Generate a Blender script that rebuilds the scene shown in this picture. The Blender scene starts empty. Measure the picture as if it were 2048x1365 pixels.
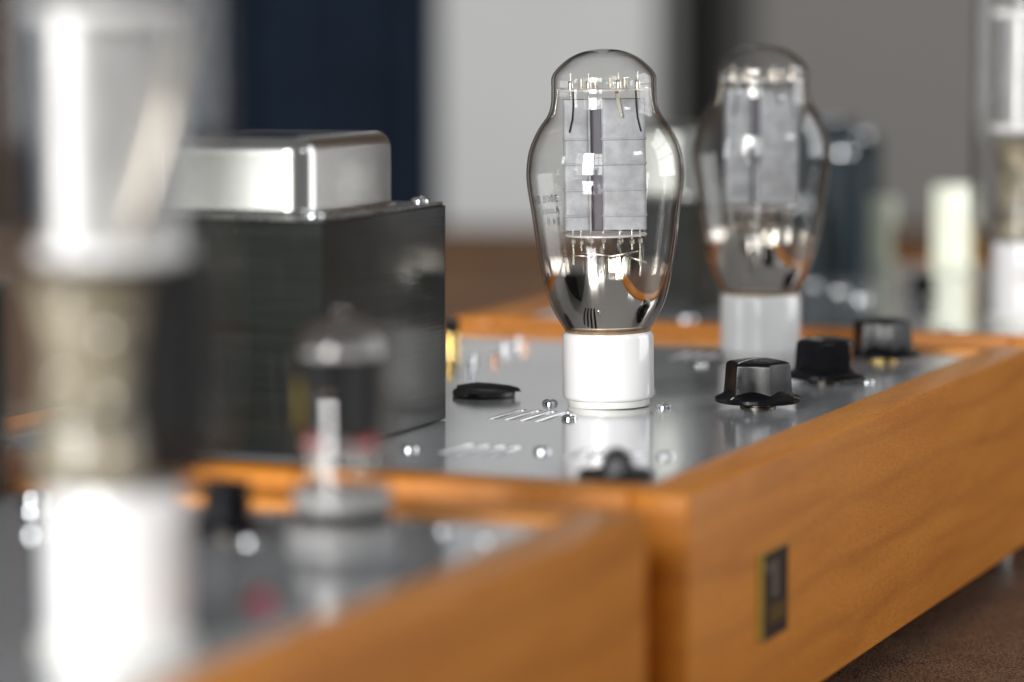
import bpy, bmesh, math, random
from mathutils import Vector, Matrix
random.seed(7)
R = math.radians
S = bpy.context.scene
COL = S.collection

# ------------------------------------------------------------------ camera
FPX = 6500.0                     # focal length in pixels of the 2048 px wide frame
PITCH = math.atan((682.5 - 32) / FPX)
YAW = R(21.65)                   # direction of the long side of the amplifiers
ZP = 0.1027                      # height of the metal top plates above the table
ZC = ZP + 0.157
cam = bpy.data.cameras.new('camera')
cam.sensor_width = 36.0
cam.lens = FPX / 2048 * 36.0
cam.clip_start = 0.01
cam.clip_end = 60
cam.dof.use_dof = True
cam.dof.focus_distance = 1.300
cam.dof.aperture_fstop = 3.9
cam.dof.aperture_blades = 0
camo = bpy.data.objects.new('camera', cam)
camo.location = (0, 0, ZC)
camo.rotation_euler = (math.pi / 2 - PITCH, 0, 0)
COL.objects.link(camo)
S.camera = camo

# ------------------------------------------------------------------ world and lamps
W = bpy.data.worlds.new('World')
S.world = W
W.use_nodes = True
W.node_tree.nodes['Background'].inputs[0].default_value = (0.94, 0.97, 1.0, 1)
W.node_tree.nodes['Background'].inputs[1].default_value = 0.20

def lamp(name, loc, target, sx, sy, radiance, col):
    L = bpy.data.lights.new(name, 'AREA')
    L.shape = 'RECTANGLE'
    L.size, L.size_y = sx, sy
    L.energy = radiance * math.pi * sx * sy
    L.color = col
    o = bpy.data.objects.new(name, L)
    o.location = loc
    d = Vector(target) - Vector(loc)
    o.rotation_euler = d.to_track_quat('-Z', 'Y').to_euler()
    COL.objects.link(o)
    return o

TGT = Vector((0.04, 1.31, 0.17))
def window(name, az, dist, z, w, h, nx, ny, rad, col, gap=0.05):
    """window or fill panes as lamps; az measured at the tube, from straight back to the camera, + = right"""
    c = TGT + Vector((math.sin(R(az)) * dist, -math.cos(R(az)) * dist, 0))
    c.z = z
    d = (TGT - c); d.z = 0; d.normalize()
    right = Vector((-d.y, d.x, 0))
    pw, ph = (w - gap * (nx - 1)) / nx, (h - gap * (ny - 1)) / ny
    for i in range(nx):
        for j in range(ny):
            p = c + right * ((i + .5) * (pw + gap) - (w + gap) / 2) + Vector((0, 0, (j + .5) * (ph + gap) - (h + gap) / 2))
            lamp(name, p, p + d, pw, ph, rad, col)

window('window_pane', -27, 4.2, 1.35, 1.15, 2.0, 2, 2, 27.0, (1.0, 0.985, 0.965))
window('garden_window_pane', -41, 4.4, 1.35, 0.85, 2.0, 2, 3, 2.6, (0.95, 1.0, 0.96))
window('garden_window_pane', -12, 4.3, 1.35, 0.9, 2.0, 2, 3, 7.0, (0.95, 1.0, 0.96))
window('side_window_pane', -68, 3.8, 0.75, 0.30, 1.3, 1, 2, 9.0, (0.93, 0.97, 1.0))
window('right_window_pane', 52, 3.4, 1.75, 0.85, 0.42, 1, 1, 9.0, (0.92, 0.96, 1.0))
window('far_fill_pane', 104, 3.2, 1.2, 2.2, 2.2, 3, 3, 3.3, (0.97, 0.98, 1.0))  # added fill lamps on the right, lighting front boards and tube bases

S.view_settings.view_transform = 'Standard'
S.view_settings.look = 'None'
S.view_settings.exposure = 0.13
S.view_settings.gamma = 1.0
S.view_settings.use_curve_mapping = False
S.cycles.use_denoising = True
S.cycles.max_bounces = 14
S.cycles.diffuse_bounces = 4
S.cycles.glossy_bounces = 8
S.cycles.transmission_bounces = 8
S.cycles.transparent_max_bounces = 40
S.cycles.caustics_reflective = True
S.cycles.blur_glossy = 0.3
S.cycles.sample_clamp_indirect = 30.0

# ------------------------------------------------------------------ materials
def mat(name):
    m = bpy.data.materials.new(name)
    m.use_nodes = True
    nt = m.node_tree
    b = nt.nodes['Principled BSDF']
    return m, nt, b

def N(nt, t, **kw):
    n = nt.nodes.new(t)
    for k, v in kw.items():
        if k.startswith('i_'):
            n.inputs[int(k[2:])].default_value = v
        else:
            setattr(n, k, v)
    return n

def ramp(nt, fac, stops):
    r = nt.nodes.new('ShaderNodeValToRGB')
    e = r.color_ramp.elements
    while len(e) < len(stops):
        e.new(0.5)
    for k, (p, c) in enumerate(stops):
        e[k].position = p
        e[k].color = (c[0], c[1], c[2], 1)
    nt.links.new(fac, r.inputs[0])
    return r.outputs[0]

def coords(nt, scale=(1, 1, 1), rot=(0, 0, 0)):
    tc = nt.nodes.new('ShaderNodeTexCoord')
    mp = nt.nodes.new('ShaderNodeMapping')
    mp.inputs['Scale'].default_value = scale
    mp.inputs['Rotation'].default_value = rot
    nt.links.new(tc.outputs['Object'], mp.inputs[0])
    return mp.outputs[0]

def noise(nt, vec, scale, detail=3, rough=.55, dist=0.0):
    n = nt.nodes.new('ShaderNodeTexNoise')
    n.inputs['Scale'].default_value = scale
    n.inputs['Detail'].default_value = detail
    n.inputs['Roughness'].default_value = rough
    n.inputs['Distortion'].default_value = dist
    nt.links.new(vec, n.inputs['Vector'])
    return n.outputs[0]

def mrange(nt, val, a, b, c, d):
    n = nt.nodes.new('ShaderNodeMapRange')
    for k, x in enumerate((a, b, c, d)):
        n.inputs[k + 1].default_value = x
    nt.links.new(val, n.inputs[0])
    return n.outputs[0]

def math_(nt, op, a, b):
    n = nt.nodes.new('ShaderNodeMath')
    n.operation = op
    for k, x in enumerate((a, b)):
        if isinstance(x, (int, float)):
            n.inputs[k].default_value = x
        else:
            nt.links.new(x, n.inputs[k])
    return n.outputs[0]

def mixc(nt, fac, a, b, mode='MIX'):
    n = nt.nodes.new('ShaderNodeMix')
    n.data_type = 'RGBA'
    n.blend_type = mode
    for sock, x in ((n.inputs[0], fac), (n.inputs[6], a), (n.inputs[7], b)):
        if isinstance(x, (int, float)):
            sock.default_value = x
        elif isinstance(x, tuple):
            sock.default_value = (x[0], x[1], x[2], 1)
        else:
            nt.links.new(x, sock)
    return n.outputs[2]

def bump(nt, b, height, strength, dist):
    n = nt.nodes.new('ShaderNodeBump')
    n.inputs['Strength'].default_value = strength
    n.inputs['Distance'].default_value = dist
    nt.links.new(height, n.inputs['Height'])
    nt.links.new(n.outputs[0], b.inputs['Normal'])
    return n

def wood(name, axis):
    """orange-brown lacquered cherry; axis 0 = grain along local x, 1 = along local y"""
    m, nt, b = mat(name)
    long_, thin = 1.0, 9.0
    sc = (long_, thin, thin) if axis == 0 else (thin, long_, thin)
    v = coords(nt, sc)
    big = noise(nt, v, 7, 4, .6, .9)
    fine = noise(nt, v, 90, 4, .6, .2)
    v2 = coords(nt, (34, 420, 420) if axis == 0 else (420, 34, 420))
    pores = noise(nt, v2, 6, 3, .65)
    w = N(nt, 'ShaderNodeTexWave', wave_type='RINGS', rings_direction='X')
    w.inputs['Scale'].default_value = 3
    w.inputs['Distortion'].default_value = 3
    w.inputs['Detail'].default_value = 1
    w.inputs['Detail Scale'].default_value = 1.2
    v3 = coords(nt, (2.2, 5, 5) if axis == 0 else (5, 2.2, 5))
    nt.links.new(v3, w.inputs['Vector'])
    base = ramp(nt, big, [(.3, (.57, .185, .015)), (.5, (.68, .243, .025)), (.72, (.74, .285, .036))])
    c = mixc(nt, math_(nt, 'MULTIPLY', mrange(nt, fine, .35, .7, 0, 1), .35), base, (.50, .172, .016))
    c = mixc(nt, math_(nt, 'MULTIPLY', ramp_f(nt, w.outputs['Fac'], .80, .99), .16), c, (.27, .078, .012))
    c = mixc(nt, math_(nt, 'MULTIPLY', mrange(nt, pores, .50, .70, 0, 1), .70), c, (.24, .075, .013))
    nt.links.new(c, b.inputs['Base Color'])
    b.inputs['Roughness'].default_value = .42
    b.inputs['Specular IOR Level'].default_value = .2
    b.inputs['Coat Weight'].default_value = .10
    b.inputs['Coat Roughness'].default_value = .22
    bump(nt, b, math_(nt, 'ADD', pores, math_(nt, 'MULTIPLY', fine, .6)), .16, .0004)
    return m

def ramp_f(nt, val, a, b):
    return mrange(nt, val, a, b, 0, 1)

def metal(name, col, rough, nscale=0, nrough=0.0, bumpd=0.0):
    m, nt, b = mat(name)
    b.inputs['Base Color'].default_value = (*col, 1)
    b.inputs['Metallic'].default_value = 1
    b.inputs['Roughness'].default_value = rough
    if nscale:
        n = noise(nt, coords(nt), nscale, 4)
        nt.links.new(mrange(nt, n, .3, .7, rough - nrough, rough + nrough), b.inputs['Roughness'])
        if bumpd:
            bump(nt, b, n, .3, bumpd)
    return m

def plain(name, col, rough, coat=0.0, nscale=0, namt=.15, spec=.5, coat_rough=.05):
    m, nt, b = mat(name)
    b.inputs['Base Color'].default_value = (*col, 1)
    b.inputs['Roughness'].default_value = rough
    b.inputs['Specular IOR Level'].default_value = spec
    b.inputs['Coat Weight'].default_value = coat
    b.inputs['Coat Roughness'].default_value = coat_rough
    if nscale:
        n = noise(nt, coords(nt), nscale, 4)
        f = mrange(nt, n, .3, .7, 1 - namt, 1 + namt)
        c = mixc(nt, 1.0, col, f, 'MULTIPLY')
        nt.links.new(c, b.inputs['Base Color'])
        nt.links.new(mrange(nt, n, .3, .7, max(rough - .06, .02), rough + .08), b.inputs['Roughness'])
    return m

WOOD_X = wood('cherry wood along', 0)
WOOD_Y = wood('cherry wood across', 1)

def steel_plate():
    m, nt, b = mat('polished steel plate')
    v = coords(nt)
    n1 = noise(nt, v, 14, 4)
    v2 = coords(nt, (60, 900, 60))
    n2 = noise(nt, v2, 8, 3)
    sp = N(nt, 'ShaderNodeTexVoronoi', feature='F1')
    sp.inputs['Scale'].default_value = 260
    nt.links.new(v, sp.inputs['Vector'])
    dust = math_(nt, 'LESS_THAN', sp.outputs['Distance'], .045)
    gate = math_(nt, 'GREATER_THAN', noise(nt, v, 60, 2), .48)
    dust = math_(nt, 'MULTIPLY', dust, gate)
    b.inputs['Metallic'].default_value = .60
    c = mixc(nt, math_(nt, 'MULTIPLY', mrange(nt, n1, .3, .7, 0, 1), .5), (.60, .61, .635), (.68, .69, .71))
    c = mixc(nt, dust, c, (.8, .8, .8))
    nt.links.new(c, b.inputs['Base Color'])
    r = math_(nt, 'ADD', mrange(nt, n1, .3, .7, .07, .16), math_(nt, 'MULTIPLY', dust, .5))
    nt.links.new(r, b.inputs['Roughness'])
    bump(nt, b, math_(nt, 'ADD', n2, math_(nt, 'MULTIPLY', dust, 3.0)), .05, .0002)
    return m
PLATE = steel_plate()
RAWCUT = metal('raw cut edge', (.88, .88, .90), .42, 900, .12)
SCREW = metal('zinc screw', (.78, .80, .82), .10, 500, .04)
CHROME = metal('tinned bell cap', (.52, .515, .49), .22, 25, .025)
DULLCAP = metal('dull bell cap', (.25, .255, .24), .38, 60, .05)
FLANGE = metal('dark flange steel', (.34, .34, .33), .28, 90, .08)
NICKEL = metal('nickel wire', (.82, .76, .66), .22)
NICKELD = metal('dull nickel', (.62, .57, .49), .33, 300, .08)
GOLD = metal('gold terminal', (.95, .66, .22), .18)
ROSE = metal('copper terminal', (.90, .60, .45), .2)
BRASS = metal('brass nut', (.70, .52, .18), .25, 400, .08)
DARKMETAL = metal('dark nut', (.13, .12, .10), .3)
CERAMIC = plain('white ceramic', (.84, .83, .83), .16, .5, 30, .02)
SOCKET = plain('ivory ceramic socket', (.76, .75, .70), .3, .2, 60, .04)
GREYCER = plain('grey ceramic socket', (.30, .295, .29), .35, .2, 60, .04)
STEM = plain('buff ceramic stem', (.23, .20, .14), .25, .6, 70, .9)
CEMENT = plain('brown cement', (.24, .16, .09), .7, 0, 300, .2)
BLACK = plain('black bakelite', (.005, .005, .006), .20, .0, 120, .3, .20)
BLACKR = plain('black rubber', (.010, .010, .011), .38, .1, 120, .3)
WHITE = plain('white paint line', (.8, .8, .8), .4)
MICA = plain('mica disc', (.66, .61, .61), .3, .3, 150, .12)
ANODE = plain('grey anode plate', (.37, .375, .40), .5, 0, 160, .22)
ANODED = plain('dark anode strip', (.13, .12, .145), .55, 0, 90, .1)
ANODEW = metal('bright anode', (.68, .67, .67), .5, 60, .08)
DARKPL = plain('blackened plate', (.012, .011, .011), .6, 0, 200, .2, .12)
REDP = plain('red sleeve', (.55, .03, .02), .4)
YELP = plain('yellow sleeve', (.34, .25, .03), .4)
CREAM = plain('cream capacitor sleeve', (.72, .74, .60), .35, .2, 60, .05)
TEAL = plain('dark slate capacitor sleeve', (.014, .024, .030), .45, .0, 60, .1, .2)
INK = plain('black ink', (.006, .006, .006), .9, spec=0.0)
REDLENS = plain('red lens', (.45, .03, .06), .15, .5)
INTERIOR = plain('black chassis interior', (.01, .01, .01), .7)

def core_mat():
    m, nt, b = mat('varnished laminations')
    w = N(nt, 'ShaderNodeTexWave', wave_type='BANDS', bands_direction='Z')
    w.inputs['Scale'].default_value = 1 / .0009 / 2 * .32
    w.inputs['Distortion'].default_value = .6
    w.inputs['Detail'].default_value = 2
    w.inputs['Detail Scale'].default_value = .02
    v = coords(nt)
    nt.links.new(v, w.inputs['Vector'])
    vz = coords(nt, (6, 6, 420))
    lay = noise(nt, vz, 2, 4, .7)
    big = noise(nt, v, 30, 4)
    vs = coords(nt, (90, 90, 14))
    smear = noise(nt, vs, 2.2, 4, .65, .8)
    c = mixc(nt, mrange(nt, lay, .35, .7, 0, 1), (.010, .012, .011), (.022, .025, .023))
    c = mixc(nt, math_(nt, 'MULTIPLY', mrange(nt, smear, .58, .8, 0, 1), .35), c, (.06, .055, .05))
    nt.links.new(c, b.inputs['Base Color'])
    b.inputs['Metallic'].default_value = .0
    nt.links.new(mrange(nt, big, .3, .7, .30, .5), b.inputs['Roughness'])
    b.inputs['Coat Weight'].default_value = .55
    b.inputs['Coat Roughness'].default_value = .12
    b.inputs['Specular IOR Level'].default_value = .06
    h = math_(nt, 'ADD', math_(nt, 'MULTIPLY', w.outputs['Fac'], .5), math_(nt, 'MULTIPLY', lay, 1.0))
    bn = bump(nt, b, h, .22, .0004)
    bc = N(nt, 'ShaderNodeBump')
    bc.inputs['Strength'].default_value = .09
    bc.inputs['Distance'].default_value = .0004
    nt.links.new(h, bc.inputs['Height'])
    nt.links.new(bc.outputs[0], b.inputs['Coat Normal'])
    return m
CORE = core_mat()

def glass_mat(name, edge=(.06, .055, .05), f0=.045, pw=4.8):
    """thin-walled clear glass: clear face on, reflecting and absorbing more at grazing view"""
    m, nt, b = mat(name)
    nt.nodes.remove(b)
    out = nt.nodes['Material Output']
    lw = N(nt, 'ShaderNodeLayerWeight')
    lw.inputs[0].default_value = .5
    fac = lw.outputs['Facing']
    F = math_(nt, 'ADD', math_(nt, 'MULTIPLY', math_(nt, 'POWER', fac, 5.0), 1 - f0), f0)
    tint = mixc(nt, math_(nt, 'POWER', fac, pw), (.985, .985, .98), edge)
    tr = N(nt, 'ShaderNodeBsdfTransparent')
    nt.links.new(tint, tr.inputs[0])
    gl = N(nt, 'ShaderNodeBsdfGlossy')
    gl.inputs['Roughness'].default_value = .0
    mx = N(nt, 'ShaderNodeMixShader')
    nt.links.new(F, mx.inputs[0])
    nt.links.new(tr.outputs[0], mx.inputs[1])
    nt.links.new(gl.outputs[0], mx.inputs[2])
    nt.links.new(mx.outputs[0], out.inputs[0])
    return m
GLASS = glass_mat('clear tube glass')
GLASS2 = glass_mat('tall tube glass', (.05, .035, .028), .05, 3.6)
GLASS3 = glass_mat('small tube glass', (.55, .53, .50), .09, 2.2)

def getter_mat(name, z0, z1, col=(.80, .73, .66)):
    m, nt, b = mat(name)
    out = nt.nodes['Material Output']
    b.inputs['Base Color'].default_value = (*col, 1)
    b.inputs['Metallic'].default_value = 1
    b.inputs['Roughness'].default_value = .03
    tc = N(nt, 'ShaderNodeTexCoord')
    sx = N(nt, 'ShaderNodeSeparateXYZ')
    nt.links.new(tc.outputs['Object'], sx.inputs[0])
    n = noise(nt, tc.outputs['Object'], 40, 2)
    z = math_(nt, 'ADD', sx.outputs[2], mrange(nt, n, .3, .7, -.0015, .0015))
    a = mrange(nt, z, z0, z1, 1.0, 0.0)
    tr = N(nt, 'ShaderNodeBsdfTransparent')
    mx = N(nt, 'ShaderNodeMixShader')
    nt.links.new(a, mx.inputs[0])
    nt.links.new(tr.outputs[0], mx.inputs[1])
    nt.links.new(b.outputs[0], mx.inputs[2])
    nt.links.new(mx.outputs[0], out.inputs[0])
    return m

def leather():
    m, nt, b = mat('cracked brown leather')
    v = coords(nt, (1, 1, 1))
    vo = N(nt, 'ShaderNodeTexVoronoi', feature='DISTANCE_TO_EDGE')
    vo.inputs['Scale'].default_value = 520
    wv = mixc(nt, .35, v, noisec(nt, v, 300))
    nt.links.new(v, vo.inputs['Vector'])
    e = mrange(nt, vo.outputs['Distance'], .02, .16, 0, 1)
    big = noise(nt, v, 40, 4)
    c = ramp(nt, big, [(.3, (.18, .092, .048)), (.7, (.29, .160, .092))])
    c = mixc(nt, e, (.012, .006, .004), c)
    nt.links.new(c, b.inputs['Base Color'])
    b.inputs['Roughness'].default_value = .5
    bump(nt, b, e, .6, .0005)
    return m
def noisec(nt, v, s):
    n = nt.nodes.new('ShaderNodeTexNoise')
    n.inputs['Scale'].default_value = s
    nt.links.new(v, n.inputs['Vector'])
    return n.outputs[1]
LEATHER = leather()

# ------------------------------------------------------------------ mesh helpers
def obj(name, bm, m, parent=None, smooth=False, angle=None):
    bmesh.ops.recalc_face_normals(bm, faces=bm.faces[:])
    me = bpy.data.meshes.new(name)
    bm.to_mesh(me)
    bm.free()
    if smooth:
        for p in me.polygons:
            p.use_smooth = True
        if angle:
            me.set_sharp_from_angle(angle=R(angle))
    me.materials.append(m)
    o = bpy.data.objects.new(name, me)
    COL.objects.link(o)
    if parent:
        o.parent = parent
    return o

def tag(o, label, cat, group=None, kind=None):
    if label: o['label'] = label
    if cat: o['category'] = cat
    if group: o['group'] = group
    if kind: o['kind'] = kind
    return o

def empty(name, loc, rot=(0, 0, 0), parent=None):
    o = bpy.data.objects.new(name, None)
    o.empty_display_size = .01
    o.location = loc
    o.rotation_euler = rot
    if parent: o.parent = parent
    COL.objects.link(o)
    return o

mm = .001
def box(x0, x1, y0, y1, z0, z1, bev=0, seg=2, bm=None):
    """box in millimetres"""
    own = bm is None
    b = bmesh.new()
    vs = [b.verts.new((x * mm, y * mm, z * mm)) for x in (x0, x1) for y in (y0, y1) for z in (z0, z1)]
    for f in ((0, 1, 3, 2), (4, 6, 7, 5), (0, 4, 5, 1), (2, 3, 7, 6), (0, 2, 6, 4), (1, 5, 7, 3)):
        b.faces.new([vs[i] for i in f])
    if bev:
        bmesh.ops.bevel(b, geom=b.edges[:], offset=bev * mm, segments=seg, profile=.5, affect='EDGES')
    if own:
        return b
    merge(bm, b)
    return bm

def merge(bm, b, M=None):
    if M is not None:
        bmesh.ops.transform(b, matrix=M, verts=b.verts[:])
    me = bpy.data.meshes.new('tmp')
    b.to_mesh(me)
    b.free()
    bm.from_mesh(me)
    bpy.data.meshes.remove(me)

def lathe(prof, n=48, cx=0, cy=0, bm=None, close=False):
    """profile [(r, z)] in mm about the z axis through (cx, cy)"""
    b = bm or bmesh.new()
    rings = []
    for r, z in prof:
        if r < 1e-6:
            rings.append([b.verts.new((cx * mm, cy * mm, z * mm))])
        else:
            rings.append([b.verts.new(((cx + r * math.cos(2 * math.pi * k / n)) * mm, (cy + r * math.sin(2 * math.pi * k / n)) * mm, z * mm)) for k in range(n)])
    pairs = list(zip(rings, rings[1:]))
    if close: pairs.append((rings[-1], rings[0]))
    for a, c in pairs:
        for k in range(n):
            k2 = (k + 1) % n
            if len(a) == 1 and len(c) == 1: continue
            if len(a) == 1: b.faces.new((a[0], c[k], c[k2]))
            elif len(c) == 1: b.faces.new((a[k], c[0], a[k2]))
            else: b.faces.new((a[k], c[k], c[k2], a[k2]))
    return b

def sweep(path, r, n=8, bm=None):
    """round wire through points in mm"""
    b = bm or bmesh.new()
    P = [Vector(p) for p in path]
    rings = []
    up = None
    for i, p in enumerate(P):
        t = (P[min(i + 1, len(P) - 1)] - P[max(i - 1, 0)]).normalized()
        a = t.orthogonal().normalized() if up is None else (up - t * up.dot(t)).normalized()
        up = a
        c = t.cross(a)
        rings.append([b.verts.new((p + (a * math.cos(2 * math.pi * k / n) + c * math.sin(2 * math.pi * k / n)) * r) * mm) for k in range(n)])
    for a, c in zip(rings, rings[1:]):
        for k in range(n):
            b.faces.new((a[k], a[(k + 1) % n], c[(k + 1) % n], c[k]))
    b.faces.new(rings[0][::-1]); b.faces.new(rings[-1])
    return b

def smooth_prof(pts, per=5):
    """Catmull-Rom through (r, z) points"""
    out = []
    P = [pts[0]] + list(pts) + [pts[-1]]
    for i in range(1, len(P) - 2):
        p0, p1, p2, p3 = P[i - 1], P[i], P[i + 1], P[i + 2]
        for k in range(per):
            t = k / per
            out.append(tuple(max(0, .5 * ((2 * p1[d]) + (-p0[d] + p2[d]) * t + (2 * p0[d] - 5 * p1[d] + 4 * p2[d] - p3[d]) * t * t + (-p0[d] + 3 * p1[d] - 3 * p2[d] + p3[d]) * t ** 3)) for d in (0, 1)))
    out.append(tuple(pts[-1]))
    return out

UX, UY = math.sin(YAW), math.cos(YAW)
N0 = Vector((.05756, 1.04669, 0))
def world(u, v, h=0):
    """amplifier grid (mm from the near front corner of the middle amplifier; h above its plate) -> world"""
    return Vector((N0.x + (u * UX - v * UY) * mm, N0.y + (u * UY + v * UX) * mm, ZP + h * mm))
ROTZ = math.pi / 2 - YAW

# ------------------------------------------------------------------ setting
b = bmesh.new()
t = box(-900, 1190, -620, 560, -40, 0, 6, 3)
table = obj('table', t, LEATHER, None, True, 40)
table.location = (N0.x, N0.y, 0)
table.rotation_euler = (0, 0, ROTZ)
tag(table, None, None, kind='structure')

GREYWALL = plain('grey wall paint', (.20, .188, .178), .8, 0, 3, .04)
WHITEWALL = plain('pale wall paint', (.58, .575, .57), .8, 0, 3, .04)
SHADE_MID = plain('mid shade strip paint', (.20, .195, .19), .8, 0, 3, .05)  # mid-grey stands in for shade falling off beside the pale pier
SHADE_DARK = plain('dark shade strip paint', (.10, .095, .09), .8, 0, 3, .05)  # darker grey stands in for shade next to the grey wall
DARKGAP = plain('recess shade paint', (.055, .053, .05), .7, 0, 3, .1)  # shade between pier and grey wall put into the colour
BROWNWOOD = plain('dark brown wood', (.10, .042, .010), .6, .0, 14, .25)
NAVY = plain('navy cloth', (.030, .048, .082), .9, 0, 20, .2, spec=.2)
BROWNWALL = plain('brown timber wall', (.085, .042, .020), .7, 0, 8, .2)

def wall(name, x0, x1, y, z1, m, th=.06, z0=-.75):
    o = obj(name, box(x0 * 1000, x1 * 1000, y * 1000, (y + th) * 1000, z0 * 1000, z1 * 1000, 4), m)
    tag(o, None, None, kind='structure')
    return o
wall('wall', .312, .80, 4.15, 2.6, GREYWALL)
wall('wall_pier', -.088, .175, 4.0, 2.6, WHITEWALL, .20)
wall('wall_shade_strip', .176, .206, 4.06, 2.6, SHADE_MID)  # strips grade the painted shade between pier and grey wall
wall('wall_shade_strip', .288, .314, 4.18, 2.6, SHADE_DARK)
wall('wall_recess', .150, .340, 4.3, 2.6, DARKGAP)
wall('wall_timber', -4.5, -.50, 4.3, 2.6, BROWNWALL)
wall('wall_timber', .805, 4.5, 4.12, 2.6, BROWNWALL)
# navy curtain with soft folds
b = bmesh.new()
nf = 120
rows = []
for z in (-.75, 2.6):
    rows.append([b.verts.new((-.62 + .528 * k / nf, 4.05 + .022 * math.sin(k / nf * 24) + .012 * math.sin(k / nf * 57 + 1), z)) for k in range(nf + 1)])
for k in range(nf):
    b.faces.new((rows[0][k], rows[0][k + 1], rows[1][k + 1], rows[1][k]))
bmesh.ops.solidify(b, geom=b.faces[:], thickness=.004)
cur = obj('curtain', b, NAVY, None, True, 60)
tag(cur, 'navy blue curtain hanging in soft folds beside the pale wall pier', 'curtain')

sb = empty('sideboard', (.8, 3.45, -.75))
obj('top_board', box(-2600, 2600, -20, 150, 758, 778, 4), BROWNWOOD, sb)
obj('front_panel', box(-2560, 2560, 0, 20, 0, 757, 3), BROWNWOOD, sb)
tag(sb, 'long dark brown wooden sideboard against the wall behind the amplifiers', 'sideboard')

# ------------------------------------------------------------------ amplifiers
AMP_L, AMP_D, BT, HB, LIP = 510.0, 312.0, 20.5, 90.7, 2.0   # length, depth, board thickness, board depth below plate, rim

def screw_bm(r=3.1, h=2.1, slot=True):
    p = [(0, 0), (r * 1.0, 0), (r * 1.02, .3 * h)]
    for k in range(1, 7):
        a = k / 6 * math.pi / 2
        p.append((r * math.cos(a) if k < 6 else 0, .3 * h + .7 * h * math.sin(a)))
    bm = lathe(p, 24)
    return bm
SCREW_ME = None
def screw(parent, u, v, h=0.0, s=1.0, name='screw', m=None):
    global SCREW_ME
    if SCREW_ME is None:
        o = obj(name, screw_bm(), SCREW, parent, True, 50)
        SCREW_ME = o.data
        # cross recess cut as two dark grooves is too small to see; the head is domed
    else:
        o = bpy.data.objects.new(name, SCREW_ME)
        COL.objects.link(o)
        o.parent = parent
    o.location = Vector((u, v, h)) * mm
    o.scale = (s, s, s)
    return o

def amplifier(name, u0, label, slots=()):
    e = empty(name, world(u0, 0, -HB - 12), (0, 0, ROTZ))
    e['label'] = label
    e['category'] = 'amplifier'
    e['group'] = 'wooden tube amplifiers in a row on the table'
    g = empty_off(e)
    def part(nm, bm, m, smooth=False, ang=None, parent=None):
        bmesh.ops.translate(bm, verts=bm.verts[:], vec=(0, 0, (HB + 12) * mm))
        return obj(nm, bm, m, parent or e, smooth, ang)
    part('front_board', box(0, AMP_L, 0, BT, -HB, LIP, 1.6, 3), WOOD_X, True, 35)
    part('rear_board', box(0, AMP_L, AMP_D - BT, AMP_D, -HB, LIP, 1.6, 3), WOOD_X, True, 35)
    part('side_board', box(.4, BT, BT + .15, AMP_D - BT - .15, -HB, LIP, 1.4, 3), WOOD_Y, True, 35)
    part('side_board', box(AMP_L - BT, AMP_L - .4, BT + .15, AMP_D - BT - .15, -HB, LIP, 1.4, 3), WOOD_Y, True, 35)
    part('bottom_panel', box(BT + .2, AMP_L - BT - .2, BT + .2, AMP_D - BT - .2, -HB + 6, -HB + 8), INTERIOR)
    # top plate with slots cut through
    bm = bmesh.new()
    def loop(pts):
        vs = [bm.verts.new((x * mm, y * mm, 0)) for x, y in pts]
        return [bm.edges.new((vs[i], vs[(i + 1) % len(vs)])) for i in range(len(vs))]
    ed = loop([(BT + .2, BT + .2), (AMP_L - BT - .2, BT + .2), (AMP_L - BT - .2, AMP_D - BT - .2), (BT + .2, AMP_D - BT - .2)])
    for (a, c, vv, w) in slots:
        pts = []
        for k in range(9):
            an = math.pi / 2 + k / 8 * math.pi
            pts.append((a + w / 2 + w / 2 * math.cos(an), vv + w / 2 * math.sin(an)))
        for k in range(9):
            an = -math.pi / 2 + k / 8 * math.pi
            pts.append((c - w / 2 + w / 2 * math.cos(an), vv + w / 2 * math.sin(an)))
        ed += loop(pts)
    bmesh.ops.triangle_fill(bm, use_beauty=True, use_dissolve=False, edges=ed)
    ret = bmesh.ops.extrude_face_region(bm, geom=bm.faces[:])
    bmesh.ops.translate(bm, verts=[x for x in ret['geom'] if isinstance(x, bmesh.types.BMVert)], vec=(0, 0, -2 * mm))
    if slots:
        tops = [x for x in bm.edges if all(abs(v.co.z) < 1e-6 for v in x.verts) and len(x.link_faces) == 2 and abs(x.calc_face_angle(0)) > 1
                and BT + 2 < x.verts[0].co.x / mm < AMP_L - BT - 2 and BT + 2 < x.verts[0].co.y / mm < AMP_D - BT - 2]
        bmesh.ops.bevel(bm, geom=tops, offset=.7 * mm, segments=2, profile=.5, affect='EDGES')
    tp = part('top_plate', bm, PLATE)
    tp.data.materials.append(RAWCUT)
    for p in tp.data.polygons:
        c = p.center / mm
        if (p.normal.z < .9 and BT + 2 < c.x < AMP_L - BT - 2 and BT + 2 < c.y < AMP_D - BT - 2):
            p.material_index = 1
    for (fu, fv) in ((14, 14), (AMP_L - 14, 14), (14, AMP_D - 14), (AMP_L - 14, AMP_D - 14)):
        f = part('foot', lathe([(0, -HB - 12), (7, -HB - 12), (8, -HB - 10), (8, -HB + .2), (0, -HB + .2)], 24), SCREW, True, 40)
        f.location = (fu * mm, fv * mm, 0)
    return e, part

def empty_off(e):
    return None

OFF = (HB + 12)       # local height of the plate above the amplifier's base

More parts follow.
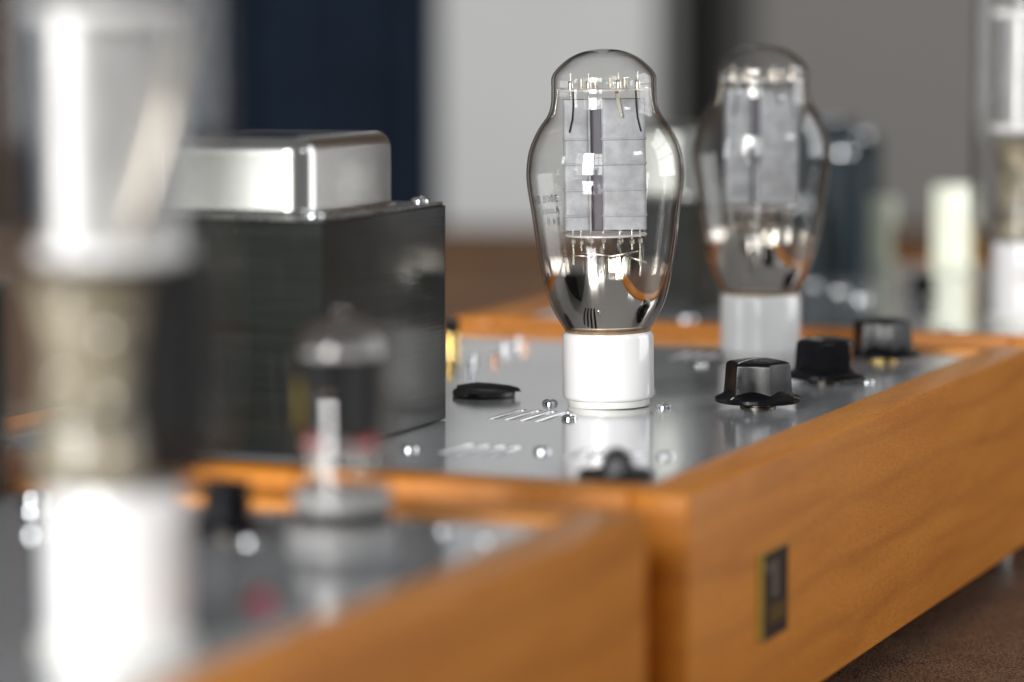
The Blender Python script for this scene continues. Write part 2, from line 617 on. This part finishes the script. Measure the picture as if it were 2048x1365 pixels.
def transformer(amp, u0, u1, v0, v1, h, ch, ins=13, cap_mat=None):
    """laminated core with a bell cap on a flange; a part of its amplifier"""
    core = obj('transformer', box(u0, u1, v0, v1, OFF + .4, OFF + h, .5, 1), CORE, amp)
    obj('flange', box(u0 + .8, u1 - .8, v0 + .8, v1 - .8, OFF + h, OFF + h + 1.3, .4, 1), FLANGE, core)
    bm = bmesh.new()
    n, q = 10, 9.0                                  # corner segments, corner radius
    def outline(d, rad):
        pts = []
        for (cx, cy, a0) in ((u1 - ins - 3, v1 - ins, 0), (u0 + ins, v1 - ins, 90), (u0 + ins, v0 + ins, 180), (u1 - ins - 3, v0 + ins, 270)):
            sx, sy = (1 if a0 in (0, 270) else -1), (1 if a0 in (0, 90) else -1)
            for k in range(n + 1):
                a = R(a0 + 90 * k / n)
                rr = max(rad, .2)
                pts.append((cx - sx * q + rr * math.cos(a) - 0 * d, cy - sy * q + rr * math.sin(a)))
        return pts
    prof = [(q + 2.0, .0), (q + .9, .3), (q + .25, 1.0), (q, 2.2)]
    prof += [(q, ch - 6.5)]
    for k in range(1, 8):
        a = k / 7 * math.pi / 2
        prof.append((q - 6.5 * (1 - math.cos(a)), ch - 6.5 + 6.5 * math.sin(a)))
    rings = [[bm.verts.new((x * mm, y * mm, (OFF + h + 1.3 + z) * mm)) for x, y in outline(0, rad)] for rad, z in prof]
    for a, c in zip(rings, rings[1:]):
        L = len(a)
        for k in range(L):
            bm.faces.new((a[k], a[(k + 1) % L], c[(k + 1) % L], c[k]))
    bm.faces.new(rings[-1])
    obj('bell_cap', bm, cap_mat or CHROME, core, True, 50)
    for (su, sv) in ((u0 + 5.5, v0 + 6), (u1 - 9, v0 + 7), (u0 + 5.5, v1 - 6), (u1 - 9, v1 - 7)):
        screw(core, su, sv, OFF + h + 1.3, 1.18)
    return core

def knob(amp, u, v, rot, collar=DARKMETAL):
    k = lathe([(0, 2.4), (16.9, 2.4), (17.3, 2.8), (17.3, 4.1), (17.0, 4.4), (15.0, 5.3), (13.0, 6.6), (11, 8.0), (0, 8.2)], 72)
    root = obj('knob', k, BLACK, amp, True, 40)
    root.location = (u * mm, v * mm, OFF * mm)
    root.rotation_euler = (0, 0, rot)
    bm = bmesh.new()
    seg = 8
    def ring(Rr, z, dip):
        vs = []
        for s in range(6):
            a0, a1 = R(60 * s), R(60 * (s + 1))
            p0 = Vector((Rr * math.cos(a0), Rr * math.sin(a0)))
            p1 = Vector((Rr * math.cos(a1), Rr * math.sin(a1)))
            nrm = (p0 + p1).normalized()
            for q in range(seg):
                t = q / seg
                d = dip * (1 - (2 * t - 1) ** 2)
                cr = .5 * math.exp(-min(t, 1 - t) * 14)       # rounded corner
                p = p0.lerp(p1, t) - nrm * d
                p *= (1 - cr * .05)
                vs.append(bm.verts.new((p.x * mm, p.y * mm, z * mm)))
        return vs
    rr = [ring(14.6, 4.0, .55), ring(14.1, 8.5, .55), ring(13.5, 16.9, .5), ring(13.25, 17.8, .45), ring(12.6, 18.5, .4), ring(11.4, 18.95, .3), ring(6, 19.7, .1)]
    for a, c in zip(rr, rr[1:]):
        L = len(a)
        for i in range(L):
            bm.faces.new((a[i], a[(i + 1) % L], c[(i + 1) % L], c[i]))
    top = bm.verts.new((0, 0, 20 * mm))
    for i in range(len(rr[-1])):
        bm.faces.new((rr[-1][i], rr[-1][(i + 1) % len(rr[-1])], top))
    obj('grip', bm, BLACK, root, True, 32)
    bm = bmesh.new()
    pts = [(1.5, 19.98), (6, 19.75), (11.2, 19.05), (12.5, 18.62)]
    w = .42
    va = [bm.verts.new((x * mm, -w * mm, (z + .06) * mm)) for x, z in pts]
    vb = [bm.verts.new((x * mm, w * mm, (z + .06) * mm)) for x, z in pts]
    for i in range(3):
        bm.faces.new((va[i], va[i + 1], vb[i + 1], vb[i]))
    bmesh.ops.solidify(bm, geom=bm.faces[:], thickness=.1 * mm)
    obj('pointer_line', bm, WHITE, root)
    bm = bmesh.new()
    sp = [(15.1, 5.25), (16.95, 4.42)]
    va = [bm.verts.new((x * mm, -w * mm, (z + .12) * mm)) for x, z in sp]
    vb = [bm.verts.new((x * mm, w * mm, (z + .12) * mm)) for x, z in sp]
    bm.faces.new((va[0], va[1], vb[1], vb[0]))
    bmesh.ops.solidify(bm, geom=bm.faces[:], thickness=.1 * mm)
    obj('skirt_mark', bm, WHITE, root)
    bm = lathe([(0, .02), (7.2, .02), (7.2, .5), (5.6, .7), (5.6, 2.0), (3.2, 2.1), (3.2, 2.6), (0, 2.6)], 6 * 6)
    obj('shaft_nut', bm, collar, root, True, 30)
    return root

def pointer_knob(amp, u, v, rot, Ld=16.0, hd=7.5):
    """low black knob: round skirt with a ridge that runs out to a pointed tip"""
    root = obj('pointer_knob', lathe([(0, .2), (12.6, .2), (13.0, .6), (13.0, 2.2), (12, 2.9), (7, 3.6), (0, 3.8)], 48), BLACKR, amp, True, 40)
    root.location = (u * mm, v * mm, OFF * mm)
    root.rotation_euler = (0, 0, rot)
    bm = bmesh.new()
    st = []
    for x, w, z in ((-11.5, 1.5, 4.2), (-8, 5.5, hd * .86), (-3, 6.4, hd), (4, 5.0, hd * .97), (11, 2.8, hd * .86), (Ld - 1, 1.0, hd * .7), (Ld, .4, hd * .45)):
        st.append([bm.verts.new((x * mm, y * mm, zz * mm)) for y, zz in ((-w, 2.4), (-w * .55, z * .86), (-w * .16, z), (w * .16, z), (w * .55, z * .86), (w, 2.4))])
    for a, c in zip(st, st[1:]):
        for i in range(5):
            bm.faces.new((a[i], a[i + 1], c[i + 1], c[i]))
    bm.faces.new(st[0]); bm.faces.new(st[-1])
    obj('ridge', bm, BLACKR, root, True, 45)
    return root

def terminal(amp, u, v, m, s=1.0, cap=None):
    o = obj('terminal', lathe([(0, 0), (6.5, 0), (6.5, 1.6), (4.6, 1.8), (4.6, 5), (5.8, 5.4), (5.8, 10), (5.0, 10.6), (3, 10.8), (3, 13), (0, 13.4)], 24), m, amp, True, 35)
    o.location = (u * mm, v * mm, OFF * mm)
    o.scale = (s, s, s)
    if cap:
        c = obj('cap', lathe([(0, 10.8), (5.2, 10.8), (5.6, 11.4), (5.6, 18), (4.8, 19), (0, 19.2)], 24), cap, o, True, 35)
    return o

def can(amp, u, v, r, h, m, name='capacitor', top=None):
    o = obj(name, lathe([(0, 0), (r, 0), (r, .8), (r, h - 1.5), (r - .5, h - .5), (r - 1.5, h), (r - 3, h - .3), (0, h - .3)], 40), m, amp, True, 35)
    o.location = (u * mm, v * mm, OFF * mm)
    if top:
        obj('top_disc', lathe([(0, h - .2), (r * .45, h - .2), (r * .45, h + 2), (r * .36, h + 4), (r * .18, h + 5.2), (0, h + 5.5)], 24), top, o, True, 40)
    return o

SLOT_W = 3.2
slots = [(176, 210, v, SLOT_W) for v in (140.5, 134, 127.5, 121)]
slots += [(77, 105, v, SLOT_W) for v in (119.5, 113.3, 107, 100.8)]
slots += [(83, 108, v, SLOT_W) for v in (74, 67.6, 61.2, 54.8)]
slots += [(414, 443, v, SLOT_W) for v in (148, 141.6, 135.2, 128.8)]
AMPB, partB = amplifier('amplifier', 0, 'cherry wood amplifier with black badge, three fluted knobs and two bulbous tubes on it', slots)
transformer(AMPB, 54.5, 167, 156, 246, 84, 28)
for (ku, kv, kr, km) in ((251, 55, 0, DARKMETAL), (347, 55, 1, DARKMETAL), (443, 55.5, 2, BRASS)):
    # rotation: first knob turned so that two of its corners face the front left
    rot = {0: R(180 - 22), 1: R(8), 2: R(35)}[kr]
    knob(AMPB, ku, kv, rot, km)
pointer_knob(AMPB, 247, 172.5, R(-84), 16, 5.6)
pointer_knob(AMPB, 39, 39.5, R(-172), 16, 10.5)
for (su, sv) in ((231, 137), (187, 112), (236, 90), (285, 114), (81, 134), (93, 87), (98, 42), (392, 126), (440, 80), (300, 220), (354, 38)):
    screw(AMPB, su, sv, OFF)
# rear terminals
for (tu, tv, tm, cap) in ((326, 221, GOLD, None), (329, 213, SCREW, None), (426, 262, GOLD, BLACK), (368, 226, SCREW, None), (372, 218, ROSE, None), (425, 234, SCREW, None), (432, 227, ROSE, None), (448, 236, SCREW, None)):
    terminal(AMPB, tu, tv, tm, .34 if not cap else .7, cap)
# badge on the front board
BRASSEDGE = plain('aged brass edge', (.40, .27, .05), .35, .2, 200, .1)
bd = obj('badge', box(75.5, 104, -2.2, .0, OFF - 60.5, OFF - 29.5, .2, 1), BRASSEDGE, AMPB)
BADGEBLACK = plain('badge black', (.010, .009, .008), .22, .3)
BADGEGREY = plain('badge print', (.11, .10, .08), .35)
BADGEGOLD = metal('badge gold print', (.22, .15, .04), .35)
obj('badge_face', box(75.7, 103.9, -2.45, -2.1, OFF - 60.3, OFF - 29.7), BADGEBLACK, bd)
obj('badge_print', box(85, 92, -2.55, -2.4, OFF - 46, OFF - 33), BADGEGREY, bd)
obj('badge_print', box(78, 84, -2.55, -2.4, OFF - 36.5, OFF - 33), BADGEGREY, bd)
obj('badge_emblem', box(82, 100, -2.55, -2.4, OFF - 55, OFF - 48.5), BADGEGOLD, bd)

AMPA, partA = amplifier('amplifier', -40.5 - AMP_L, 'cherry wood amplifier with a small clear tube and a red indicator on its plate')
a0 = 40.5 + AMP_L
knob(AMPA, a0 - 122, 106, R(20)).scale = (.6, .6, .9)
led = obj('indicator', lathe([(0, 0), (4.6, 0), (4.6, 1), (3.8, 1.2), (3.4, 3), (2, 4.2), (0, 4.6)], 24), REDLENS, AMPA, True, 40)
led.location = ((a0 - 222) * mm, 46 * mm, OFF * mm)
for (su, sv, s) in ((-75, 200, 1.5), (-98, 187, 1.3), (-139, 163, 1.2), (-86, 50, 1), (-127, 96, 1), (-40 - 60, 30, 1)):
    screw(AMPA, a0 + su, sv, OFF, s)
transformer(AMPA, a0 - 160, a0 - 70, 212, 286, 70, 24)

AMPC, partC = amplifier('amplifier', AMP_L + 40, 'cherry wood amplifier with slate and cream capacitors behind the knobs')
c0 = -(AMP_L + 40)
transformer(AMPC, 640 + c0, 692 + c0, 212, 260, 60, 38, 4, DULLCAP)
can(AMPC, 905 + c0, 207, 17, 74, TEAL, top=SCREW)
can(AMPC, 965 + c0, 234, 19, 92, TEAL, top=SCREW)
can(AMPC, 1014 + c0, 226, 14, 80, TEAL, top=SCREW)
can(AMPC, 868 + c0, 222, 14, 44, TEAL, top=SCREW)
for (cu, cv, w, h) in ((962, 150, 24, 54), (985, 203, 17, 44)):
    o = obj('box_capacitor', box(cu + c0 - w / 2, cu + c0 + w / 2, cv - w / 2, cv + w / 2, OFF + .3, OFF + h, 1.5, 2), CREAM, AMPC, True, 40)
    obj('end_strip', box(cu + c0 - w / 2 + 2, cu + c0 + w / 2 - 2, cv - w / 2 - 1.2, cv - w / 2 - .1, OFF + 4, OFF + h * .6, .4, 1), BRASS, o)
kb = knob(AMPC, 790 + c0, 126, R(10)); kb.scale = (.5, .5, .6)
for (su, sv, s) in ((601, 203, 1.6), (752, 152, 1.8), (835, 205, 1.5), (800, 178, 1.4), (585, 60, 1.2), (660, 180, 1.2)):
    screw(AMPC, su + c0, sv, OFF, s)

# ------------------------------------------------------------------ vacuum tubes
G1 = [(16.9, -1.0), (17.1, .4), (20.0, 5), (23.3, 11.5), (25.8, 20.8), (27.9, 32.5), (30.0, 48.7), (31.4, 58), (31.7, 65), (30.4, 73.5), (26.9, 81.3), (22.9, 87.1), (21.4, 91.8), (21.1, 97.6), (20.6, 103.4), (15.4, 108.9), (10, 111.9), (5, 113.2), (0, 113.6)]
GP1 = smooth_prof(G1, 6)
GETTER1 = getter_mat('getter mirror', .0230, .0285)

def radius_at(prof, z):
    for (r0, z0), (r1, z1) in zip(prof, prof[1:]):
        if z0 <= z <= z1:
            return r0 + (r1 - r0) * (z - z0) / max(z1 - z0, 1e-6)
    return 0

def make_power_tube():
    e = empty('vacuum_tube', (0, 0, 0))
    BH = 30.3                                           # top of the ceramic base above the plate
    zo = lambda z: z + BH
    obj('socket_ring', lathe([(0, .2), (16.2, .2), (16.6, .7), (16.6, 3.0), (0, 3.0)], 64), SOCKET, e, True, 40)
    obj('base', lathe([(0, 3.0), (17.2, 3.0), (18.1, 3.5), (18.45, 4.6), (18.5, 6), (18.45, BH - 2.4), (18.15, BH - 1.0), (17.4, BH - .25), (16.9, BH - .1), (0, BH - .1)], 96), CERAMIC, e, True, 50)
    obj('cement_ring', lathe([(15.2, BH - .5), (17.0, BH - .3), (17.25, BH + .5), (16.6, BH + .9), (15.2, BH + .6)], 72, close=True), CEMENT, e, True, 60)
    g = obj('glass_envelope', lathe([(r, z) for r, z in GP1], 128), GLASS, e, True)
    inner = obj('inner_wall', lathe([(max(r - 1.0, 0), z if r > .6 else z - .9) for r, z in GP1], 128), GLASS, g, True)
    gt = obj('getter_mirror', lathe([(r - 1.35, z) for r, z in GP1 if -0.5 < z < 31], 128), GETTER1, g, True)
    for o in (g,):
        o.location = (0, 0, BH * mm)
    # anode: two ribbed halves with a recessed strip between them
    zb, zt = 41.2, 93.5
    bm = bmesh.new()
    def half(x0, x1, d):
        rings = []
        levels = [zb, zb + .4]
        for rib in (46.9, 57.2, 67.6, 77.6):
            levels += [rib - .55, rib - .25, rib + .25, rib + .55]
        levels += [zt]
        ribset = {round(r + o, 2) for r in (46.9, 57.2, 67.6, 77.6) for o in (-.25, .25)}
        for z in levels:
            k = .38 if round(z, 2) in ribset else 0
            pts = []
            rc = 1.6
            for (cx, cy, a0) in ((x1 - rc, d - rc, 0), (x0 + rc, d - rc, 90), (x0 + rc, -d + rc, 180), (x1 - rc, -d + rc, 270)):
                for q in range(5):
                    a = R(a0 + 90 * q / 4)
                    pts.append((cx + (rc + k) * math.cos(a), cy + (rc + k) * math.sin(a)))
            rings.append([bm.verts.new((x * mm, y * mm, zo(z) * mm)) for x, y in pts])
        for a, c in zip(rings, rings[1:]):
            L = len(a)
            for i in range(L):
                bm.faces.new((a[i], a[(i + 1) % L], c[(i + 1) % L], c[i]))
        bm.faces.new(rings[0][::-1]); bm.faces.new(rings[-1])
    half(-16.6, -6.3, 6.5)
    obj('anode', bm, ANODE, e, True, 40)
    bm = bmesh.new()
    half(-1.4, 16.2, 6.5)
    obj('anode', bm, ANODE, e, True, 40)
    obj('anode_strip', box(-6.4, -1.3, -4.6, 4.6, zo(zb - .3), zo(zt - 3), .3, 1), ANODED, e)
    obj('seam_rib', box(-6.7, -5.9, -7.2, -6.3, zo(zb - 1), zo(zt), .2, 1), ANODE, e)
    # mica discs
    obj('mica_disc', lathe([(0, zo(38.6)), (16.4, zo(38.6)), (16.5, zo(38.9)), (16.4, zo(39.3)), (0, zo(39.3))], 64), MICA, e, True, 40)
    bm = bmesh.new()
    def mica_ring(z):
        return [bm.verts.new(((19.3 if (k // 4) % 3 else 17.2) * math.cos(2 * math.pi * k / 72) * mm, (19.3 if (k // 4) % 3 else 17.2) * math.sin(2 * math.pi * k / 72) * mm, zo(z) * mm)) for k in range(72)]
    r0, r1 = mica_ring(97.0), mica_ring(97.5)
    for k in range(72):
        bm.faces.new((r0[k], r0[(k + 1) % 72], r1[(k + 1) % 72], r1[k]))
    bm.faces.new(r0[::-1]); bm.faces.new(r1)
    obj('mica_disc', bm, MICA, e)
    # support rods below and above the anode, each with its clamp
    for (x, y, zlo, zhi, cl) in ((-13.3, 1, 27, 104, 1), (-10.2, -5, 33, 42, 1), (-1.0, 4, 33, 42, 1), (5.2, -5, 36, 42, 1), (10.2, -5, 33, 42, 1), (13.6, 0, 26, 104.5, 1), (-6, 4, 34, 104, 1), (6.0, 3, 36, 104, 1)):
        rod = obj('support_rod', sweep([(x, y, zo(zlo)), (x, y, zo(zhi))], .42), NICKEL, e, True, 50)
        if cl:
            obj('clamp', box(x - .95, x + .95, y - .7, y + .7, zo(35.2), zo(37.4), .35, 1), NICKELD, rod)
        if zhi > 100:
            obj('clamp', lathe([(0, zo(97.6)), (1.1, zo(97.6)), (1.1, zo(100.4)), (.7, zo(100.9)), (0, zo(100.9))], 14, x, y), NICKEL, rod, True, 50)
    # springs on the upper mica
    for (x, y) in ((-9, -3), (-3.4, -5), (2.6, -5), (8.4, -3)):
        pts = []
        for k in range(61):
            a = k / 10 * 2 * math.pi
            pts.append((x + .95 * math.cos(a), y + .95 * math.sin(a), zo(97.7 + 4.2 * k / 60)))
        obj('spring', sweep(pts, .2, 6), NICKEL, e, True, 60)
    # wires under the lower mica
    obj('lead_wire', sweep([(-10.5, -4, zo(32)), (0, -3.5, zo(30.7)), (2, -3.6, zo(30.4)), (4.5, -4.5, zo(30.9)), (13, -6, zo(32.4))], .34), NICKEL, e, True)
    obj('lead_wire', sweep([(-14.5, 0, zo(30.8)), (-6, 0, zo(30.2)), (-5, 0, zo(26)), (-4, 0, zo(22))], .3), NICKEL, e, True)
    obj('lead_wire', sweep([(1.2, -3.6, zo(30.2)), (.3, -3.2, zo(28.8)), (.0, -2.8, zo(25)), (0, -2, zo(20))], .32), NICKEL, e, True)
    obj('lead_wire', sweep([(7, 0, zo(30.5)), (13.6, -1, zo(28.2)), (16, -1.4, zo(27.3))], .34), NICKEL, e, True)
    # glass stem carrying the leads
    st = obj('glass_stem', lathe(smooth_prof([(9.5, 6), (8.5, 12), (5.0, 18), (3.8, 24), (3.6, 28.4), (2.4, 29.3), (0, 29.5)], 4), 40), GLASS, e, True)
    st.location = (-4.5 * mm, 0, BH * mm)
    # getter strip and mica springs against the dome
    bm = box(-.6, .6, -.12, .12, 0, 11, .05, 1)
    gs = obj('getter_strip', bm, NICKEL, e)
    gs.location = (6.7 * mm, -7.8 * mm, zo(86.2) * mm)
    gs.rotation_euler = (R(-4), R(-11), 0)
    for s in (-1, 1):
        obj('spring_wire', sweep([(s * 15.5, -1, zo(97.7)), (s * 17.8, -1.2, zo(97.9)), (s * 18.6, -1.2, zo(97)), (s * 19.0, -1.2, zo(93)), (s * 19.9, -1.2, zo(88)), (s * 23.2, -1.2, zo(84.2))], .26, 6), NICKEL, e, True)
        obj('hanger_wire', sweep([(s * 12.5, -7.0, zo(97)), (s * 12.6, -7.1, zo(91)), (s * 13.0, -7.1, zo(86)), (s * 14.3, -7.1, zo(80.5))], .3, 6), DARKPL, e, True)
    return e

T1 = make_power_tube()
# lettering printed on the far side of the glass, so it reads mirrored through the bulb
def lettering(parent, text, size, az0, zc, prof, BH):
    cu = bpy.data.curves.new('lettering', 'FONT')
    cu.body = text
    cu.size = size * mm / .72
    cu.resolution_u = 3
    cu.offset = .00005
    cu.space_character = 1.12
    tmp = bpy.data.objects.new('tmp_text', cu)
    COL.objects.link(tmp)
    dg = bpy.context.evaluated_depsgraph_get()
    me = bpy.data.meshes.new_from_object(tmp.evaluated_get(dg))
    bpy.data.objects.remove(tmp)
    bm = bmesh.new()
    bm.from_mesh(me)
    bpy.data.meshes.remove(me)
    for vtx in bm.verts:
        z = zc + vtx.co.y / mm
        r = radius_at(prof, z) + .06
        a = az0 + (vtx.co.x / mm) / r
        vtx.co = Vector((r * math.cos(a), r * math.sin(a), z + BH)) * mm
    o = obj('lettering', bm, INK, parent)
    o['label'] = 'black lettering printed on the glass'
    return o
TILT = R(1.05)
for tx, sz, zz in (('300B EH', 3.0, 51.2), ('Russia', 2.7, 46.7), ('24 0', 2.9, 42.0)):
    lettering(T1, tx, sz, R(128), zz, GP1, 30.3)
T1.location = world(236, 113.4)
T1.rotation_euler = (0, -TILT, 0)
tag(T1, 'clear bulbous vacuum tube printed with black lettering, in white base beside fluted knob', 'vacuum tube', 'bulbous tubes with white bases')

def copy_tree(o, parent=None):
    c = o.copy()
    COL.objects.link(c)
    c.parent = parent
    for ch in list(o.children):
        if ch.name.startswith('lettering'): continue
        copy_tree(ch, c)
    return c
T2 = copy_tree(T1)
T2.location = world(432, 110.5)
T2.rotation_euler = (0, 0, R(4))
tag(T2, 'clear bulbous vacuum tube without print, in white base between knobs and rear amplifier', 'vacuum tube', 'bulbous tubes with white bases')

# tall straight-sided tube
G2 = [(16, 40), (18, 41.5), (23, 44), (27, 49), (28.8, 56), (29, 64), (29, 86), (29, 110), (29, 165), (28.4, 172), (26, 180), (19, 187), (8, 191), (0, 191.5)]
GP2 = smooth_prof(G2, 5)
def make_tall_tube():
    e = empty('vacuum_tube', (0, 0, 0))
    obj('socket_ring', lathe([(0, .2), (19, .2), (19.3, .8), (19.3, 3.2), (0, 3.2)], 48), SOCKET, e, True, 40)
    obj('base', lathe([(0, 3.2), (17, 3.2), (17.6, 4.2), (17.6, 39), (17, 40.6), (15, 40.9), (0, 40.9)], 64), CERAMIC, e, True, 40)
    g = obj('glass_envelope', lathe(GP2, 96), GLASS2, e, True)
    for z in (97.5, 156.5):
        obj('spacer_disc', lathe([(0, z), (18.8, z), (19.4, z + .8), (19.4, z + 3.0), (18.8, z + 3.8), (0, z + 3.8)], 56), CERAMIC, e, True, 40)
    bm = bmesh.new()
    st = []
    for z in (101.4, 156.4):
        ring = []
        for k in range(40):
            a = 2 * math.pi * k / 40
            ring.append(bm.verts.new((16.5 * abs(math.cos(a)) ** .5 * math.copysign(1, math.cos(a)) * mm, 10 * abs(math.sin(a)) ** .6 * math.copysign(1, math.sin(a)) * mm, z * mm)))
        st.append(ring)
    for k in range(40):
        bm.faces.new((st[0][k], st[0][(k + 1) % 40], st[1][(k + 1) % 40], st[1][k]))
    bm.faces.new(st[0][::-1]); bm.faces.new(st[1])
    obj('anode', bm, ANODEW, e, True, 40)
    obj('brace_strip', sweep([(2, -13, 101.4), (4, -14, 108), (10, -15.5, 128), (17.5, -14, 156.4)], 1.5), NICKELD, e, True)
    for x in (-13, -6, 6, 13):
        obj('support_rod', sweep([(x, 0, 93), (x, 0, 97.6)], .7), NICKEL, e, True)
    st = obj('stem', lathe(smooth_prof([(14, 42), (13.5, 48), (12.5, 58), (12, 68), (12.5, 78), (14, 88), (15, 93), (0, 93.5)], 4), 32), STEM, e, True)
    st.location = (-6 * mm, -2 * mm, 0)
    ds = obj('heat_shield', lathe([(0, 43), (12, 43), (12, 94), (0, 94)], 32), DARKPL, e, True, 40)
    ds.location = (11.5 * mm, 5 * mm, 0)
    for (x, y, z, r) in ((-13, -15.5, 88, 2.2), (-4, -18.5, 80, 2.6), (-14, -13, 70, 2.2), (-3, -16, 64, 2.2), (-12, -14.5, 57, 2.4), (-2, -17, 52, 2.0)):  # nickel beads added in the tube to catch glints
        obj('glint_bead', lathe([(r * math.sin(a * math.pi / 10), z - r * math.cos(a * math.pi / 10)) for a in range(11)], 16, x, y), NICKEL, e, True)
    return e
T3 = make_tall_tube()
T3.location = world(-287, 54)
T3.rotation_euler = (0, 0, R(15))
tag(T3, 'tall straight-sided vacuum tube in white base beside the red indicator', 'vacuum tube', 'tall straight-sided tubes')
T4 = copy_tree(T3)
T4.location = world(667, 40)
T4.rotation_euler = (0, 0, R(40))
tag(T4, 'tall straight-sided vacuum tube in white base on the amplifier with cream capacitors', 'vacuum tube', 'tall straight-sided tubes')

# small signal tube
GETTER5 = getter_mat('getter film small', .095, .048, (.62, .60, .58))
def make_small_tube():
    e = empty('small_tube', (0, 0, 0))
    obj('socket_ring', lathe([(0, .2), (14.5, .2), (15, .8), (15, 3.6), (14, 4.4), (10.6, 4.5), (0, 4.5)], 48), GREYCER, e, True, 40)
    obj('pin_skirt', lathe([(0, 4.5), (12.9, 4.5), (12.9, 8.4), (0, 8.4)], 40), DARKPL, e, True, 40)
    obj('glass_envelope', lathe(smooth_prof([(12.6, 13), (12.8, 20), (12.8, 48), (12.2, 53), (9.5, 57), (4, 59.4), (2.2, 60.2), (1.4, 62.5), (0, 64)], 4), 64), GLASS3, e, True)
    obj('collar', lathe([(0, 8.4), (13.0, 8.4), (13.4, 9), (13.4, 12.6), (12.8, 13.6), (11.3, 13.8), (0, 13.8)], 48), GREYCER, e, True, 40)
    for x in (-5.2, 5.0):
        bm = lathe([(0, 27), (5.1, 27), (5.1, 49), (0, 49)], 24)
        o = obj('anode', bm, DARKPL, e, True, 40)
        o.location = (x * mm, 0, 0)
        o.scale = (1, .9, 1)
    for z in (25.5, 50):
        obj('mica_disc', lathe([(0, z), (10.6, z), (10.6, z + .5), (0, z + .5)], 40), MICA, e, True, 40)
    obj('sleeve', sweep([(-11.2, -2, 30), (-11.2, -2, 43)], .7), YELP, e, True)
    obj('getter_mirror', lathe([(r - .5, z) for r, z in smooth_prof([(12.8, 46), (12.2, 53), (9.5, 57), (4, 59.4), (.6, 60.2)], 5)], 48), GETTER5, e, True)
    for x in (-8, -5.5, 4.5, 7.8):
        rod = obj('support_rod', sweep([(x, -3, 13), (x, -3, 27)], .35), NICKELD, e, True)
        obj('sleeve', sweep([(x, -3.1, 24), (x, -3.1, 28.5)], 1.2), REDP, rod, True)
    obj('support_rod', sweep([(-5, -6, 13.2), (-5, -6, 25.6)], 1.6), NICKELD, e, True)
    obj('getter_ring', lathe([(3.6, 49.4), (4.4, 49.8), (3.6, 50.2), (2.9, 49.8)], 24, close=True), NICKEL, e, True)
    return e
T5 = make_small_tube()
T5.location = world(-112, 72.5)
T5.scale = (1.12, 1.12, 1.12)
tag(T5, 'small slim clear tube with dark plates standing in a white ring socket', 'small tube')
